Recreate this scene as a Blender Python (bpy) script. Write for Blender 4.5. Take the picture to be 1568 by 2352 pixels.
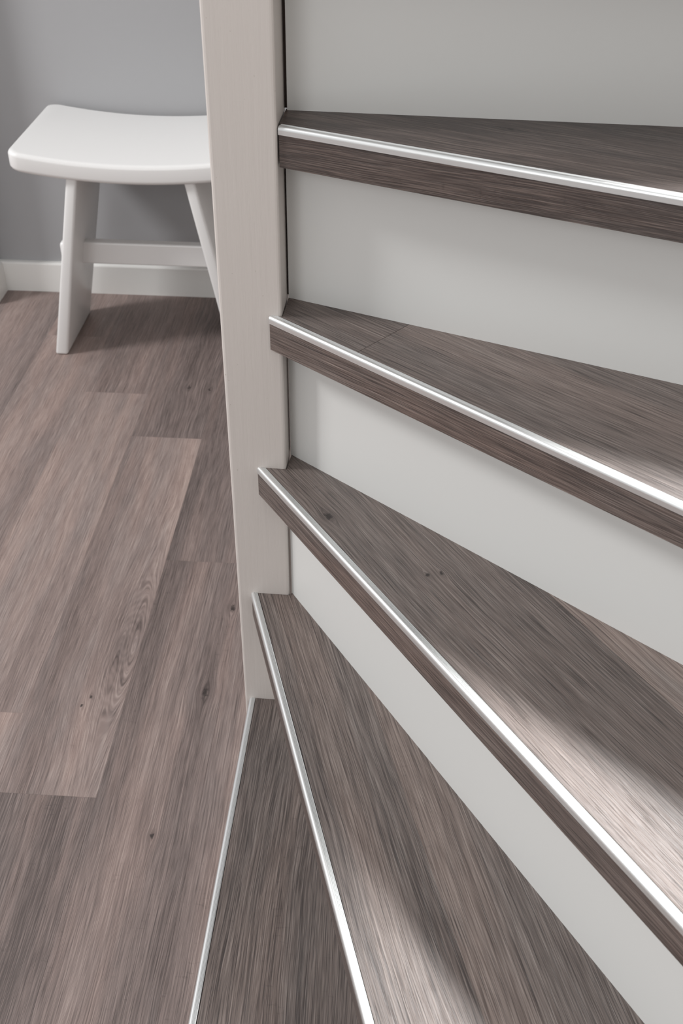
import bpy, bmesh, math, random
from mathutils import Vector, Matrix

for o in list(bpy.data.objects):
    bpy.data.objects.remove(o)
S = bpy.context.scene
COL = S.collection
random.seed(7)

# ------------------------------------------------------------------ camera
cd = bpy.data.cameras.new('camera')
cam = bpy.data.objects.new('camera', cd)
COL.objects.link(cam)
rt, up, fw = (Vector((0.99807, 0.06146, 0.0089)), Vector((-0.04459, 0.60951, 0.79153)),
              Vector((-0.04322, 0.7904, -0.61107)))
m = Matrix((rt, up, -fw)).transposed().to_4x4()
m.translation = Vector((0, 0, 1.2728))
cam.matrix_world = m
cd.sensor_fit = 'VERTICAL'
cd.sensor_height = 36.0
cd.lens = 2475.8 / 2352 * 36.0
cd.clip_start = 0.05
cd.dof.use_dof = True
cd.dof.focus_distance = 1.16
cd.dof.aperture_fstop = 13.0
S.camera = cam

# ------------------------------------------------------------------ light
W = bpy.data.worlds.new('world')
S.world = W
W.use_nodes = True
bg = W.node_tree.nodes['Background']
bg.inputs['Color'].default_value = (1.0, 0.995, 0.99, 1)
bg.inputs['Strength'].default_value = 0.64


def lamp(name, loc, watt, radius, col, kind='POINT'):
    l = bpy.data.lights.new(name, kind)
    l.energy = watt
    l.shadow_soft_size = radius
    l.color = col
    o = bpy.data.objects.new(name, l)
    o.location = loc
    COL.objects.link(o)
    return o


lamp('room_lamp', (-3.40, 0.98, 3.35), 432, 0.40, (1.0, 1.0, 1.0))
lamp('front_fill', (-1.25, -1.60, 2.1), 62, 0.55, (1.0, 1.0, 1.0))  # added fill from behind the camera, brightens faces turned to the front
spot = lamp('stairwell_spot', (0.60, 1.47, 2.27), 230, 0.13, (1.0, 0.995, 0.985), 'SPOT')
spot.data.spot_size = math.radians(31.5)
spot.data.spot_blend = 0.30
spot.rotation_euler = (Vector((0.40, 0.40, 0.55)) - spot.location).to_track_quat('-Z', 'Y').to_euler()

S.view_settings.view_transform = 'Standard'
S.view_settings.look = 'None'
S.view_settings.gamma = 1.0
S.view_settings.use_curve_mapping = False
S.view_settings.exposure = 0.0


# ------------------------------------------------------------------ materials
def srgb(r, g, b):
    f = lambda c: (c / 255 / 12.92) if c / 255 <= 0.04045 else ((c / 255 + 0.055) / 1.055) ** 2.4
    return (f(r), f(g), f(b), 1)


class NT:
    def __init__(self, name):
        self.m = bpy.data.materials.new(name)
        self.m.use_nodes = True
        self.t = self.m.node_tree
        self.b = self.t.nodes['Principled BSDF']

    def n(self, kind, **kw):
        x = self.t.nodes.new(kind)
        for k, v in kw.items():
            setattr(x, k, v)
        return x

    def link(self, a, b):
        self.t.links.new(a, b)

    def val(self, v, sock):
        if hasattr(v, 'links'):
            self.link(v, sock)
        else:
            sock.default_value = v

    def math(self, op, a, b=0.0, c=None, clamp=False):
        x = self.n('ShaderNodeMath', operation=op, use_clamp=clamp)
        self.val(a, x.inputs[0])
        self.val(b, x.inputs[1])
        if c is not None:
            self.val(c, x.inputs[2])
        return x.outputs[0]

    def comb(self, x, y, z):
        c = self.n('ShaderNodeCombineXYZ')
        for i, v in enumerate((x, y, z)):
            self.val(v, c.inputs[i])
        return c.outputs[0]

    def noise(self, vec, scale=1.0, detail=2.0, rough=0.5, dist=0.0):
        x = self.n('ShaderNodeTexNoise')
        self.link(vec, x.inputs['Vector'])
        x.inputs['Scale'].default_value = scale
        x.inputs['Detail'].default_value = detail
        x.inputs['Roughness'].default_value = rough
        x.inputs['Distortion'].default_value = dist
        return x.outputs['Fac']

    def step(self, v, a, b, lo=0.0, hi=1.0, smooth=True):
        x = self.n('ShaderNodeMapRange', interpolation_type='SMOOTHSTEP' if smooth else 'LINEAR')
        self.val(v, x.inputs['Value'])
        x.inputs['From Min'].default_value = a
        x.inputs['From Max'].default_value = b
        x.inputs['To Min'].default_value = lo
        x.inputs['To Max'].default_value = hi
        return x.outputs[0]

    def mix(self, fac, a, b, blend='MIX'):
        x = self.n('ShaderNodeMix', data_type='RGBA', blend_type=blend)
        self.val(fac, x.inputs[0])
        self.val(a, x.inputs[6])
        self.val(b, x.inputs[7])
        return x.outputs[2]


def wood(name, rough=0.46, emboss=0.55, contrast=1.0, bright=1.0, ramp=None, zones=0.85):
    """taupe limed-oak laminate; the grain runs along the local X axis of each piece.
    knot_a..knot_c, eye (x, y, size), tint, tilt, warm, swirl are custom properties of the piece."""
    q = NT(name)
    tc = q.n('ShaderNodeTexCoord').outputs['Object']
    sp = q.n('ShaderNodeSeparateXYZ')
    q.link(tc, sp.inputs[0])
    X, Y0, Z = sp.outputs
    Y = q.math('ADD', Y0, Z)                       # front faces carry on the same grain
    seed = q.math('MULTIPLY', q.n('ShaderNodeObjectInfo').outputs['Random'], 57.0)

    def attr(nm):
        return q.n('ShaderNodeAttribute', attribute_type='OBJECT', attribute_name=nm)

    def field(fx, fy, off, detail=2, rough_=0.5, y=None):
        return q.noise(q.comb(q.math('MULTIPLY', X, fx), q.math('MULTIPLY', Y if y is None else y, fy),
                              q.math('ADD', seed, off)), 1, detail, rough_)

    def spot(nm, lx):
        s = q.n('ShaderNodeSeparateXYZ')
        q.link(attr(nm).outputs['Vector'], s.inputs[0])
        kx, ky, kr = s.outputs
        kr = q.math('ADD', kr, 1e-5)
        dx = q.math('DIVIDE', q.math('SUBTRACT', X, kx), kr)
        dy = q.math('DIVIDE', q.math('SUBTRACT', Y, ky), kr)
        d = q.math('SQRT', q.math('ADD', q.math('POWER', q.math('MULTIPLY', dx, lx), 2.0), q.math('MULTIPLY', dy, dy)))
        g = q.math('EXPONENT', q.math('MULTIPLY', -0.06, q.math('POWER', q.math('MULTIPLY', dx, lx * 1.3), 2.0)))
        p = q.math('DIVIDE', dy, q.math('ADD', q.math('MULTIPLY', dy, dy), 1.0))
        p = q.math('MULTIPLY', q.math('MULTIPLY', p, g), q.math('MULTIPLY', kr, 1.6))
        return d, p
    knot = push = halo = None
    grit = field(210, 210, 70, 2)
    for nm in ('knot_a', 'knot_b', 'knot_c'):
        d, p = spot(nm, 0.62)
        d = q.math('ADD', d, q.math('MULTIPLY', q.math('SUBTRACT', grit, 0.5), 2.6))
        kd = q.step(d, 0.35, 1.25, 1, 0)
        ha = q.step(d, 0.6, 4.0, 1, 0)
        knot = kd if knot is None else q.math('MAXIMUM', knot, kd)
        push = p if push is None else q.math('ADD', push, p)
        halo = ha if halo is None else q.math('MAXIMUM', halo, ha)
    de, pe = spot('eye', 0.30)
    push = q.math('ADD', push, pe)
    eyeh = q.step(de, 0.2, 2.4, 1, 0)
    Yp = q.math('SUBTRACT', Y, push)
    sw = attr('swirl').outputs['Fac']
    wob = q.math('SUBTRACT', field(2.4, 8, 0, 2), 0.5)
    wob2 = q.math('SUBTRACT', field(9, 40, 8, 2), 0.5)
    Yw = q.math('ADD', Yp, q.math('MULTIPLY', wob, q.math('ADD', 0.010, q.math('MULTIPLY', sw, 0.05))))
    Yw = q.math('ADD', Yw, q.math('MULTIPLY', wob2, q.math('ADD', 0.0008, q.math('MULTIPLY', sw, 0.003))))

    broad = field(1.1, 15, 0, 2, 0.5, Yw)
    band = field(2.5, 70, 9, 3, 0.55, Yw)
    line = field(7, 480, 20, 2, 0.5, Yw)
    dash = field(15, 950, 27, 2, 0.55, Yw)
    fine = field(40, 1700, 3, 1, 0.5, Yw)
    pore = q.step(field(15, 1050, 31, 1, 0.5, Yw), 0.58, 0.70)
    ring = q.math('SINE', q.math('ADD', q.math('MULTIPLY', Yw, 1350), q.math('MULTIPLY', field(1.8, 20, 5, 2), 15)))
    ring = q.math('MULTIPLY', ring, q.step(field(2.0, 26, 15, 2), 0.40, 0.62))
    ering = q.math('MULTIPLY', q.math('SINE', q.math('ADD', q.math('MULTIPLY', de, 30), q.math('MULTIPLY', field(13, 50, 51, 2), 13))), q.step(de, 0.6, 3.2, 1, 0))
    cloud = field(4, 20, 44, 3, 0.6)
    streak = q.step(field(7, 780, 83, 1, 0.5, Yw), 0.66, 0.76)
    cross = q.math('MULTIPLY', q.step(field(230, 60, 62, 2, 0.6), 0.60, 0.70), q.step(cloud, 0.52, 0.66))   # medullary flecks

    dv = lambda s, w: q.math('MULTIPLY', q.math('SUBTRACT', s, 0.5), w)
    v = q.math('ADD', 0.5, dv(broad, zones))
    for s, w in ((band, 0.42 * contrast), (line, 0.58 * contrast), (dash, 1.55 * contrast), (fine, 0.8 * contrast)):
        v = q.math('ADD', v, dv(s, w))
    v = q.math('ADD', v, q.math('MULTIPLY', ring, 0.065 * contrast))
    v = q.math('ADD', v, q.math('MULTIPLY', ering, 0.07 * contrast))
    v = q.math('SUBTRACT', v, q.math('MULTIPLY', pore, 0.26 * contrast))
    v = q.math('ADD', v, q.math('MULTIPLY', streak, 0.28 * contrast))
    v = q.math('SUBTRACT', v, q.math('MULTIPLY', cross, 0.10))
    v = q.math('SUBTRACT', v, q.math('MULTIPLY', eyeh, 0.25))
    v = q.math('ADD', v, attr('tint').outputs['Fac'])
    v = q.math('ADD', v, q.math('MULTIPLY', attr('tilt').outputs['Fac'], q.math('SUBTRACT', q.math('DIVIDE', Y, 0.15), 0.5)))
    r = q.n('ShaderNodeValToRGB')
    cr = r.color_ramp
    lo, mid, hi = ramp or (srgb(84, 74, 71), srgb(140, 126, 120), srgb(184, 170, 163))
    cr.elements[0].position = 0.02
    cr.elements[0].color = lo
    cr.elements[1].position = 1.0
    cr.elements[1].color = hi
    e = cr.elements.new(0.5)
    e.color = mid
    q.link(v, r.inputs[0])
    c = r.outputs[0]
    # cool grey versus pinkish tone in slow bands
    c = q.mix(q.step(broad, 0.44, 0.58, 0.55, 0), c, q.mix(1.0, c, (0.93, 1.0, 1.035, 1), 'MULTIPLY'))
    warm = q.math('MULTIPLY', attr('warm').outputs['Fac'], q.step(cloud, 0.36, 0.58, 0.25, 1.0))
    c = q.mix(warm, c, q.mix(1.0, c, (1.09, 0.985, 0.94, 1), 'MULTIPLY'))
    c = q.mix(q.math('MULTIPLY', halo, 0.30), c, q.mix(1.0, c, (0.60, 0.59, 0.60, 1), 'MULTIPLY'))
    c = q.mix(q.math('MULTIPLY', knot, 0.9), c, srgb(50, 42, 40))
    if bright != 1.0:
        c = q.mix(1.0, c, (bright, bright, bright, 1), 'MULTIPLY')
    q.link(c, q.b.inputs['Base Color'])
    h = q.math('ADD', q.math('MULTIPLY', dash, 0.7), q.math('SUBTRACT', q.math('MULTIPLY', fine, 0.35), q.math('MULTIPLY', pore, 0.4)))
    bp = q.n('ShaderNodeBump')
    bp.inputs['Strength'].default_value = emboss
    bp.inputs['Distance'].default_value = 0.0006
    q.link(h, bp.inputs['Height'])
    q.link(bp.outputs[0], q.b.inputs['Normal'])
    q.link(q.math('ADD', rough, dv(dash, 0.2)), q.b.inputs['Roughness'])
    q.b.inputs['Specular IOR Level'].default_value = 0.5
    return q.m


def paint(name, col, rough, bump=0.0, bscale=(90, 90, 90), mottling=0.03, specks=0.0, spec=0.5):
    q = NT(name)
    tc = q.n('ShaderNodeTexCoord').outputs['Object']
    mp = q.n('ShaderNodeMapping')
    mp.inputs['Scale'].default_value = bscale
    q.link(tc, mp.inputs[0])
    n1 = q.noise(mp.outputs[0], 1.0, 4, 0.6)
    n2 = q.noise(tc, 3.5, 3, 0.5)
    c = q.mix(q.step(n2, 0.3, 0.7, 0, mottling), col, q.mix(1.0, col, (0.80, 0.79, 0.77, 1), 'MULTIPLY'))
    if specks:
        n3 = q.step(q.noise(tc, 300, 0), 0.835, 0.86, 0, specks)
        c = q.mix(n3, c, srgb(120, 100, 80))
    q.link(c, q.b.inputs['Base Color'])
    q.b.inputs['Roughness'].default_value = rough
    q.b.inputs['Specular IOR Level'].default_value = spec
    if bump:
        bp = q.n('ShaderNodeBump')
        bp.inputs['Strength'].default_value = bump
        bp.inputs['Distance'].default_value = 0.001
        q.link(n1, bp.inputs['Height'])
        q.link(bp.outputs[0], q.b.inputs['Normal'])
    return q.m


M_FLOOR = wood('floor_laminate', rough=0.52, emboss=0.35, contrast=0.66,
               ramp=(srgb(84, 73, 70), srgb(139, 123, 118), srgb(184, 168, 161)))
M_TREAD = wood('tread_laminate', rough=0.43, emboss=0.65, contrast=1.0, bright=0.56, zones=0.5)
M_POST = paint('brushed_cream_paint', srgb(211, 204, 199), 0.42, 0.35, (160, 160, 9), 0.10, 0.25)
M_RISER = paint('cream_melamine', srgb(212, 212, 210), 0.38, 0.03, (60, 60, 60), 0.02)
M_WALL = paint('grey_wall_paint', srgb(169, 169, 171), 0.65, 0.18, (220, 220, 220), 0.05)
M_TRIM = paint('white_trim_paint', srgb(236, 235, 232), 0.35, 0.04, (40, 40, 40), 0.03)
M_STOOL = paint('white_stool_lacquer', srgb(235, 234, 233), 0.28, 0.05, (12, 80, 80), 0.02)
M_WALLW = paint('white_wall_paint', srgb(214, 210, 205), 0.6, 0.15, (200, 200, 200), 0.04)
M_GAP = paint('dark_joint', srgb(66, 52, 46), 0.8)


def alu():
    q = NT('brushed_aluminium')
    tc = q.n('ShaderNodeTexCoord').outputs['Object']
    mp = q.n('ShaderNodeMapping')
    mp.inputs['Scale'].default_value = (6, 1800, 1800)
    q.link(tc, mp.inputs[0])
    n1 = q.noise(mp.outputs[0], 1.0, 2, 0.5)
    q.link(q.mix(n1, srgb(214, 216, 216), srgb(236, 237, 237)), q.b.inputs['Base Color'])
    q.b.inputs['Metallic'].default_value = 0.82
    q.b.inputs['Roughness'].default_value = 0.34
    return q.m


M_ALU = alu()


# ------------------------------------------------------------------ mesh helpers
def link(name, bm, mat, parent=None, loc=(0, 0, 0), rotz=0.0, bevel=0.0, seg=2, smooth=False, **props):
    me = bpy.data.meshes.new(name)
    bmesh.ops.recalc_face_normals(bm, faces=bm.faces)
    bm.to_mesh(me)
    bm.free()
    me.materials.append(mat)
    o = bpy.data.objects.new(name, me)
    COL.objects.link(o)
    o.location = loc
    o.rotation_euler = (0, 0, rotz)
    if parent:
        o.parent = parent
    if bevel:
        b = o.modifiers.new('bevel', 'BEVEL')
        b.width = bevel
        b.segments = seg
        b.limit_method = 'ANGLE'
        b.angle_limit = math.radians(40)
    if smooth:
        for p in me.polygons:
            p.use_smooth = True
    for k, v in props.items():
        o[k] = v
    return o


def empty(name, loc=(0, 0, 0), parent=None, rotz=0.0, **props):
    o = bpy.data.objects.new(name, None)
    o.empty_display_size = 0.05
    COL.objects.link(o)
    o.location = loc
    o.rotation_euler = (0, 0, rotz)
    if parent:
        o.parent = parent
    for k, v in props.items():
        o[k] = v
    return o


def box(x0, x1, y0, y1, z0, z1, bm=None):
    bm = bm or bmesh.new()
    v = [bm.verts.new((x, y, z)) for z in (z0, z1) for y in (y0, y1) for x in (x0, x1)]
    for f in ((0, 1, 3, 2), (4, 5, 7, 6), (0, 1, 5, 4), (2, 3, 7, 6), (0, 2, 6, 4), (1, 3, 7, 5)):
        bm.faces.new([v[i] for i in f])
    return bm


def prism(poly, z0, z1, bm=None):
    bm = bm or bmesh.new()
    lo = [bm.verts.new((p[0], p[1], z0)) for p in poly]
    hi = [bm.verts.new((p[0], p[1], z1)) for p in poly]
    bm.faces.new(lo[::-1])
    bm.faces.new(hi)
    for i in range(len(poly)):
        j = (i + 1) % len(poly)
        bm.faces.new((lo[i], lo[j], hi[j], hi[i]))
    return bm


def extrude_profile(prof, x0, x1, bm=None):
    """closed (y, z) profile swept along X"""
    bm = bm or bmesh.new()
    a = [bm.verts.new((x0, p[0], p[1])) for p in prof]
    b = [bm.verts.new((x1, p[0], p[1])) for p in prof]
    bm.faces.new(a[::-1])
    bm.faces.new(b)
    for i in range(len(prof)):
        j = (i + 1) % len(prof)
        bm.faces.new((a[i], a[j], b[j], b[i]))
    return bm


def clip(poly, n, d):
    """keep the part of a convex-ish polygon where n.p <= d"""
    out = []
    for i in range(len(poly)):
        a, b = poly[i], poly[(i + 1) % len(poly)]
        da, db = n[0] * a[0] + n[1] * a[1] - d, n[0] * b[0] + n[1] * b[1] - d
        if da <= 0:
            out.append(a)
        if (da < 0 < db) or (db < 0 < da):
            t = da / (da - db)
            out.append((a[0] + (b[0] - a[0]) * t, a[1] + (b[1] - a[1]) * t))
    return out


# ------------------------------------------------------------------ setting
WALL_Y = 2.546
STUB_X = -1.034
fl = link('floor', box(-4.0, 1.2, -1.6, 2.7, -0.06, -0.0075), M_FLOOR, kind='structure')
# laminate boards, each its own piece; grain along the board (local X -> world Y)
PW = 0.150
ends = {-0.85: [0.42, 1.36, 2.30], -0.70: [0.155, 1.101, 2.047], -0.55: [0.025, 0.951, 1.877], -0.40: [0.55, 1.480, 2.41],
        -0.25: [0.30, 1.93], -1.00: [0.80, 1.75], -1.15: [0.2, 1.1, 2.05], -0.10: [0.1, 1.05, 2.0]}
for i in range(8, 27):                              # the same floor runs on into the next room
    ends[round(-0.10 - 0.15 * i, 2)] = [0.1 + 0.31 * (i % 3), 1.05 + 0.31 * (i % 3)]
spec = {  # (column, index of board from the front): tint, warm, swirl, knots as world (x, y, size)
    (-0.55, 2): dict(tint=0.05, warm=0.55, swirl=0.45, tilt=-0.22, eye=(-0.422, 1.265, 0.026), knots=[(-0.455, 1.142, 0.0024), (-0.465, 1.123, 0.0024)]),
    (-0.55, 3): dict(tint=-0.16, warm=0.25, swirl=0.55, knots=[(-0.462, 2.082, 0.004), (-0.415, 2.076, 0.004)]),
    (-0.55, 1): dict(tint=-0.24, warm=0.35, swirl=0.05, knots=[]),
    (-0.40, 1): dict(tilt=-0.12, tint=-0.13, warm=0.35, swirl=0.12, knots=[(-0.276, 1.163, 0.0055), (-0.307, 0.893, 0.0028), (-0.261, 1.361, 0.0045)]),
    (-0.40, 2): dict(tilt=-0.15, tint=-0.16, warm=0.15, swirl=0.25, knots=[]),
    (-0.70, 2): dict(tint=0.06, warm=0.5, swirl=0.10, knots=[]),
    (-0.70, 1): dict(tint=0.05, warm=0.6, swirl=0.2, knots=[]),
    (-0.70, 3): dict(tint=-0.01, warm=0.5, swirl=0.2, knots=[]),
    (-0.85, 3): dict(tint=-0.04, warm=0.45, swirl=0.2, knots=[]),
    (-0.85, 2): dict(tint=0.03, warm=0.5, swirl=0.2, knots=[]),
}
for cx in sorted(ends):
    ys = [-1.0] + ends[cx] + [WALL_Y - 0.002]
    for i in range(len(ys) - 1):
        y0, y1 = ys[i], ys[i + 1]
        s = spec.get((cx, i), dict(tint=random.uniform(-0.08, 0.06), warm=random.uniform(0.2, 0.6), swirl=0.15, knots=[]))
        L = y1 - y0
        kn = {}
        for nm, k in zip(('knot_a', 'knot_b', 'knot_c'), s['knots']):
            kn[nm] = [k[1] - y0, cx + PW - k[0], k[2]]     # local x along the board, local y to the left
        if 'eye' in s:
            k = s['eye']
            kn['eye'] = [k[1] - y0, cx + PW - k[0], k[2]]
        x1 = min(cx + PW, 0.05)
        link('plank', box(0, L - 0.00015, 0.0001, PW - 0.0001, -0.0075, 0.0), M_FLOOR, fl, (x1, y0, 0), math.pi / 2,
             tint=s['tint'], warm=s['warm'], swirl=s['swirl'], tilt=s.get('tilt', 0.0), **kn)

link('wall_back', box(-4.0, 1.2, WALL_Y, WALL_Y + 0.12, -0.06, 2.7), M_WALL, kind='structure')
link('wall_left', box(STUB_X - 0.10, STUB_X, 2.447, WALL_Y, -0.0, 2.7), M_WALL, kind='structure')
link('wall_right', box(0.86, 0.96, -1.0, WALL_Y, -0.0, 2.7), M_WALLW, kind='structure')


def skirting(x0, x1, bm=None):
    h, d = 0.080, 0.0145
    prof = [(0, 0), (-d, 0), (-d, h - 0.005), (-d + 0.0012, h - 0.002), (-d + 0.004, h), (0, h)]
    return extrude_profile(prof, x0, x1, bm)


link('baseboard_back', skirting(STUB_X, 0.86, skirting(-4.0, STUB_X - 0.10)), M_TRIM, loc=(0, WALL_Y, 0), kind='structure')
link('baseboard_left', skirting(-(WALL_Y - 2.447), -0.0146), M_TRIM, loc=(STUB_X, WALL_Y, 0), rotz=math.pi / 2, kind='structure')

# ------------------------------------------------------------------ staircase
R = 0.19
st = empty('staircase', (-0.15, 0.98, 0),
           label='winding staircase with taupe wood treads, aluminium nosing strips and white risers',
           category='staircase')
ST0 = Vector((-0.15, 0.98, 0))
F = Vector((-0.1168, 0.9834))                 # front right corner of the newel post
PROT = -0.0213
pu = Vector((math.cos(PROT), math.sin(PROT)))
pv = Vector((-math.sin(PROT), math.cos(PROT)))
PWID = 0.0641
pb = bmesh.new()
box(-PWID, 0, 0, PWID, 0, 2.7, pb)
link('newel_post', pb, M_POST, st, (F.x - ST0.x, F.y - ST0.y, 0), PROT, bevel=0.0035, seg=3)

nose = {6: ((-0.1150, 0.994), (0.25, 0.955)),
        5: ((-0.1161, 0.9863), (0.2237, 0.8449)), 4: ((-0.1300, 0.9811), (0.2322, 0.6870)),
        3: ((-0.1507, 0.9856), (0.2242, 0.4405)), 2: ((-0.1646, 0.9848), (-0.0016, 0.4578)),
        1: ((-0.1745, 0.9848), (-0.1797, 0.5412))}
back = {6: ((-0.113, 1.0450), (0.25, 1.11)),
        5: ((-0.1147, 1.0349), (0.2547, 1.0187)), 4: ((-0.1161, 1.0266), (0.2664, 0.8774)),
        3: ((-0.1162, 1.0140), (0.2722, 0.7052)), 2: ((-0.1156, 0.9898), (0.2345, 0.4699))}
XMAX, YMIN = 0.855, -0.30
T_TOP, LIP, FASC = 0.0075, 0.0070, 0.0305


def far(a, b):
    """extend the ray a->b until it leaves the stairwell"""
    a, b = Vector(a), Vector(b)
    d = (b - a).normalized()
    ts = []
    if d.x > 1e-6:
        ts.append((XMAX - a.x) / d.x)
    if d.y < -1e-6:
        ts.append((YMIN - a.y) / d.y)
    return a + d * min(ts)


tread_info = {
    1: dict(tint=-0.14, warm=0.35, swirl=0.35, knots=[]),
    2: dict(tint=-0.02, warm=0.35, swirl=0.20, knots=[]),
    3: dict(tint=0.00, warm=0.35, swirl=0.12, knots=[(-0.0626, 0.9006, 0.0042), (0.042, 0.8136, 0.0022), (0.055, 0.8179, 0.0022)]),
    4: dict(tint=-0.06, warm=0.3, swirl=0.20, knots=[]),
    5: dict(tint=-0.32, warm=0.3, swirl=0.35, knots=[(0.0949, 0.9996, 0.003)]),  # fifth tread: shade from the step above put into its dark tint
    6: dict(tint=-0.1, warm=0.3, swirl=0.2, knots=[]),
}
tlabel = {3: 'third tread from the bottom, with a dark knot near the post', 4: 'fourth tread, with a cross joint in its boards'}

# the strip's cross-section: flat ribbed top, rounded front, short lip (local y to the back, z up, nose front at y = 0)
sp_ = [(0.0078, -0.0010), (0.0078, 0.0004)]
for g in (0.0066, 0.0054, 0.0042):
    sp_ += [(g + 0.0003, 0.0007), (g, 0.0001), (g - 0.0003, 0.0007)]
for i in range(0, 9):
    a = math.radians(90 + i * 90 / 8)
    sp_.append((0.0032 + 0.0036 * math.cos(a), -0.0029 + 0.0036 * math.sin(a)))
sp_ += [(-0.0004, -LIP), (0.0012, -LIP), (0.0012, -0.0010)]

for k in range(1, 7):
    z = k * R
    n0, n1 = Vector(nose[k][0]), Vector(nose[k][1])
    dirx = (n1 - n0).normalized()
    ang = math.atan2(dirx.y, dirx.x)
    nf = far(n0, n1)
    # plan outline of the tread, from the nose around the post to the riser behind
    if k in back:
        b0, b1 = Vector(back[k][0]), Vector(back[k][1])
    else:
        b0 = F + pv * 0.002
        b1 = Vector(nose[2][1]) + Vector((0.05, 0.03))
    bf = far(b0, b1) if k != 6 else Vector((XMAX, 1.22))
    inner = F + pv * (-0.0005)
    if k == 1:      # the board runs on under the second step
        outline = [n0, nf, Vector((0.35, YMIN)), Vector((0.30, 0.40)), F + pu * 0.002 + pv * 0.004, inner]
    else:
        outline = [n0, nf]
        if abs(nf.y - YMIN) < 1e-5 and abs(bf.x - XMAX) < 1e-5:
            outline.append(Vector((XMAX, YMIN)))
        push = Vector((-(b1 - b0).y, (b1 - b0).x)).normalized() * 0.004     # a few mm behind the riser face
        outline += [bf + push, b0 + push + pu * 0.0008, F + pu * 0.0008]
        if k not in (5, 6):
            outline.append(inner + pu * 0.0003)
    c, s = math.cos(-ang), math.sin(-ang)
    loc = lambda p: ((p.x - n0.x) * c - (p.y - n0.y) * s, (p.x - n0.x) * s + (p.y - n0.y) * c)
    pl = [loc(p) for p in outline]
    t = empty('tread', (n0.x - ST0.x, n0.y - ST0.y, z), st, ang)
    if k in tlabel:
        t['label'] = tlabel[k]
    info = tread_info[k]
    kn = {}
    for nm, kk in zip(('knot_a', 'knot_b', 'knot_c'), info['knots']):
        p = loc(Vector(kk[:2]))
        kn[nm] = [p[0], p[1], kk[2]]
    L = (nf - n0).length
    body = clip(pl, (0, -1), -0.0085)             # wooden top starts behind the strip
    pieces = []
    if k == 4:
        xs = loc(Vector((0.0129, 0.9768)))[0]
        pieces = [(clip(body, (1, 0), xs - 0.00025), dict(tint=-0.10, warm=0.3, swirl=0.15)),
                  (clip(body, (-1, 0), -xs - 0.00025), dict(tint=-0.03, warm=0.35, swirl=0.12))]
    elif k == 3:
        ys = loc(Vector((0.1589, 0.7948)))[1]
        pieces = [(clip(body, (0, 1), ys - 0.00012), dict(tint=-0.02, tilt=-0.16, warm=0.3, swirl=0.10)),
                  (clip(body, (0, -1), -ys - 0.00012), dict(tint=0.27, warm=0.9, swirl=0.5))]
    elif k == 2:
        ys = 0.0990
        pieces = [(clip(body, (0, 1), ys - 0.00004), dict(tint=-0.02, warm=0.35, swirl=0.35)),
                  (clip(body, (0, -1), -ys - 0.00004), dict(tint=0.02, warm=0.4, swirl=0.12))]
    else:
        pieces = [(body, dict(tint=info['tint'], warm=info['warm'], swirl=info['swirl']))]
    for poly, pr in pieces:
        pr = dict(pr)
        pr.update(kn)
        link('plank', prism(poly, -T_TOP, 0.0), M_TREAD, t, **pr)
    # core of the step below the boards (board plus front edge)
    core = clip(pl, (0, -1), -0.0085)
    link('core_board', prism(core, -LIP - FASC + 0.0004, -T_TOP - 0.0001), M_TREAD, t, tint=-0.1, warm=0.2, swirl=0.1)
    x_in = 0.0006
    link('front_edge', box(x_in, L, 0.0006, 0.0084, -LIP - FASC, -LIP - 0.0001), M_TREAD, t,
         tint=-0.22 if k != 5 else -0.34, warm=0.9, swirl=0.15)
    strip = link('nosing_strip', extrude_profile(sp_, 0.0003, L), M_ALU, t)
    strip['label'] = 'ribbed brushed aluminium nosing strip'

# risers: boards between the treads, each a few mm short of the post
for k in range(1, 6):
    if k == 1:
        d = (Vector(nose[2][1]) - Vector(nose[2][0])).normalized()
        nn = Vector((-d.y, d.x))
        a = Vector(nose[2][0]) + nn * 0.042
        a = a + d * 0.02
        b = a + d
    else:
        a, b = Vector(back[k][0]), Vector(back[k][1])
    d = (b - a).normalized()
    e = far(a, b)
    ang = math.atan2(d.y, d.x)
    z0, z1 = k * R + 0.0001, (k + 1) * R - LIP - FASC
    g = 0.0024
    link('joint_filler', box(-0.004, g + 0.0004, 0.007, 0.0115, z0, z1), M_GAP, st,
         (a.x - ST0.x, a.y - ST0.y, 0), ang)
    link('riser', box(g, (e - a).length, 0.0, 0.012, z0, z1), M_RISER, st,
         (a.x - ST0.x, a.y - ST0.y, 0), ang)
# riser below the lowest tread
d1 = (Vector(nose[1][1]) - Vector(nose[1][0])).normalized()
a = Vector(nose[1][0]) + Vector((-d1.y, d1.x)) * 0.045 + d1 * 0.0
e = far(a, a + d1)
link('riser', box(0.0, (e - a).length, 0, 0.012, 0.0, R - LIP - FASC), M_RISER, st, (a.x - ST0.x, a.y - ST0.y, 0), math.atan2(d1.y, d1.x))

# ------------------------------------------------------------------ stool
CX, Y0, Y1 = -0.572, 2.196, 2.536
stool = empty('stool', (CX, 2.32, 0), label='white lacquered wooden stool with a dished seat against the grey wall', category='stool')


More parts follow.
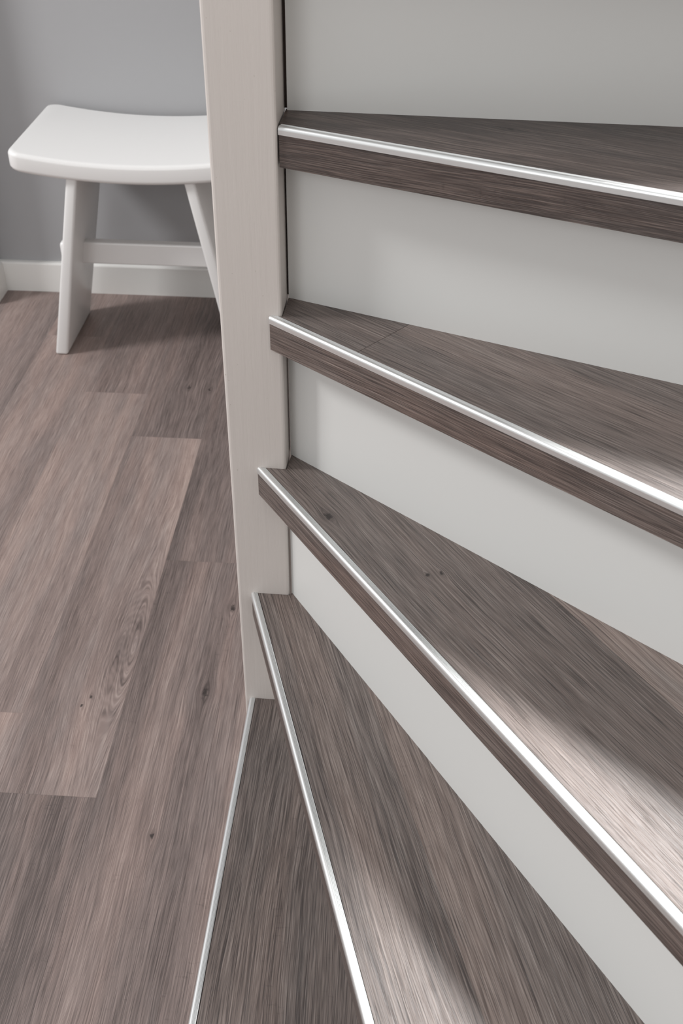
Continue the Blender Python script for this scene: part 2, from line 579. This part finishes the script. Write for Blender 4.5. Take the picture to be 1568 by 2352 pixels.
def seat_mesh():
    bm = bmesh.new()
    hl, hd, th = 0.263, (Y1 - Y0) / 2, 0.042
    rc = 0.026                                    # plan corner radius
    yc = (Y0 + Y1) / 2 - 2.32
    # plan outline with rounded corners, dense along the length
    out = []
    for (sx, sy, a0) in ((1, 1, 0), (-1, 1, 90), (-1, -1, 180), (1, -1, 270)):
        for i in range(7):
            a = math.radians(a0 + i * 15)
            out.append(((hl - rc) * sx + rc * math.cos(a), (hd - rc) * sy + rc * math.sin(a)))
    full = []
    for i in range(len(out)):
        a, b = out[i], out[(i + 1) % len(out)]
        n = max(1, int(abs(b[0] - a[0]) / 0.02))
        for j in range(n):
            full.append((a[0] + (b[0] - a[0]) * j / n, a[1] + (b[1] - a[1]) * j / n))
    sag = lambda x: 0.024 * (x / hl) ** 2
    zt = 0.463
    re = 0.010
    rings = []
    for i in range(6):                            # lower rounding
        a = math.radians(i * 18)
        rings.append((re * (1 - math.sin(a)), -th + re * (1 - math.cos(a))))
    for i in range(6):                            # upper rounding
        a = math.radians(i * 18)
        rings.append((re * (1 - math.cos(a)), -re * (1 - math.sin(a))))
    loops = []
    for ins, dz in rings:
        lp = []
        for x, y in full:
            # inset towards the middle
            kx = (hl - ins) / hl
            ky = (hd - ins) / hd
            lp.append(bm.verts.new((x * kx, y * ky + yc, zt + sag(x * kx) + dz)))
        loops.append(lp)
    N = len(full)
    for a, b in zip(loops[:-1], loops[1:]):
        for i in range(N):
            j = (i + 1) % N
            bm.faces.new((a[i], a[j], b[j], b[i]))
    # caps as strips across the seat, matched by x
    for lp, flip in ((loops[-1], False), (loops[0], True)):
        xs = sorted(set(round(v.co.x, 5) for v in lp))
        top = sorted([v for v in lp if v.co.y - yc > 0], key=lambda v: v.co.x)
        bot = sorted([v for v in lp if v.co.y - yc <= 0], key=lambda v: v.co.x)
        n = min(len(top), len(bot))
        for i in range(n - 1):
            bm.faces.new((bot[i], bot[i + 1], top[i + 1], top[i]))
    return bm


link('seat', seat_mesh(), M_STOOL, stool, smooth=True)


def leg_mesh(sgn):
    bm = bmesh.new()
    H = 0.434
    ft, tp = 0.226, 0.1370                        # outer face offset at the foot / top from the centre line
    w = 0.030
    vs = []
    for z, off, yb in ((0.0, ft, 2.425), (H, tp, 2.452)):
        for x in (off, off - w if z == 0 else off - w + 0.006):
            for y in (2.207, yb):
                vs.append(bm.verts.new((sgn * x - 0.006, y - 2.32, z)))
    for f in ((0, 1, 3, 2), (4, 5, 7, 6), (0, 1, 5, 4), (2, 3, 7, 6), (0, 2, 6, 4), (1, 3, 7, 5)):
        bm.faces.new([vs[i] for i in f])
    return bm


for sg in (-1, 1):
    lg = link('leg', leg_mesh(sg), M_STOOL, stool, bevel=0.006, seg=3, smooth=True)
    cap = box(sg * 0.160 - 0.006, sg * 0.209 - 0.006, -0.014, 0.014, 0.190, 0.238)
    link('tenon_cap', cap, M_STOOL, lg, bevel=0.008, seg=4, smooth=True)
link('stretcher', box(-0.176, 0.164, -0.013, 0.013, 0.188, 0.241), M_STOOL, stool, bevel=0.004, seg=2)
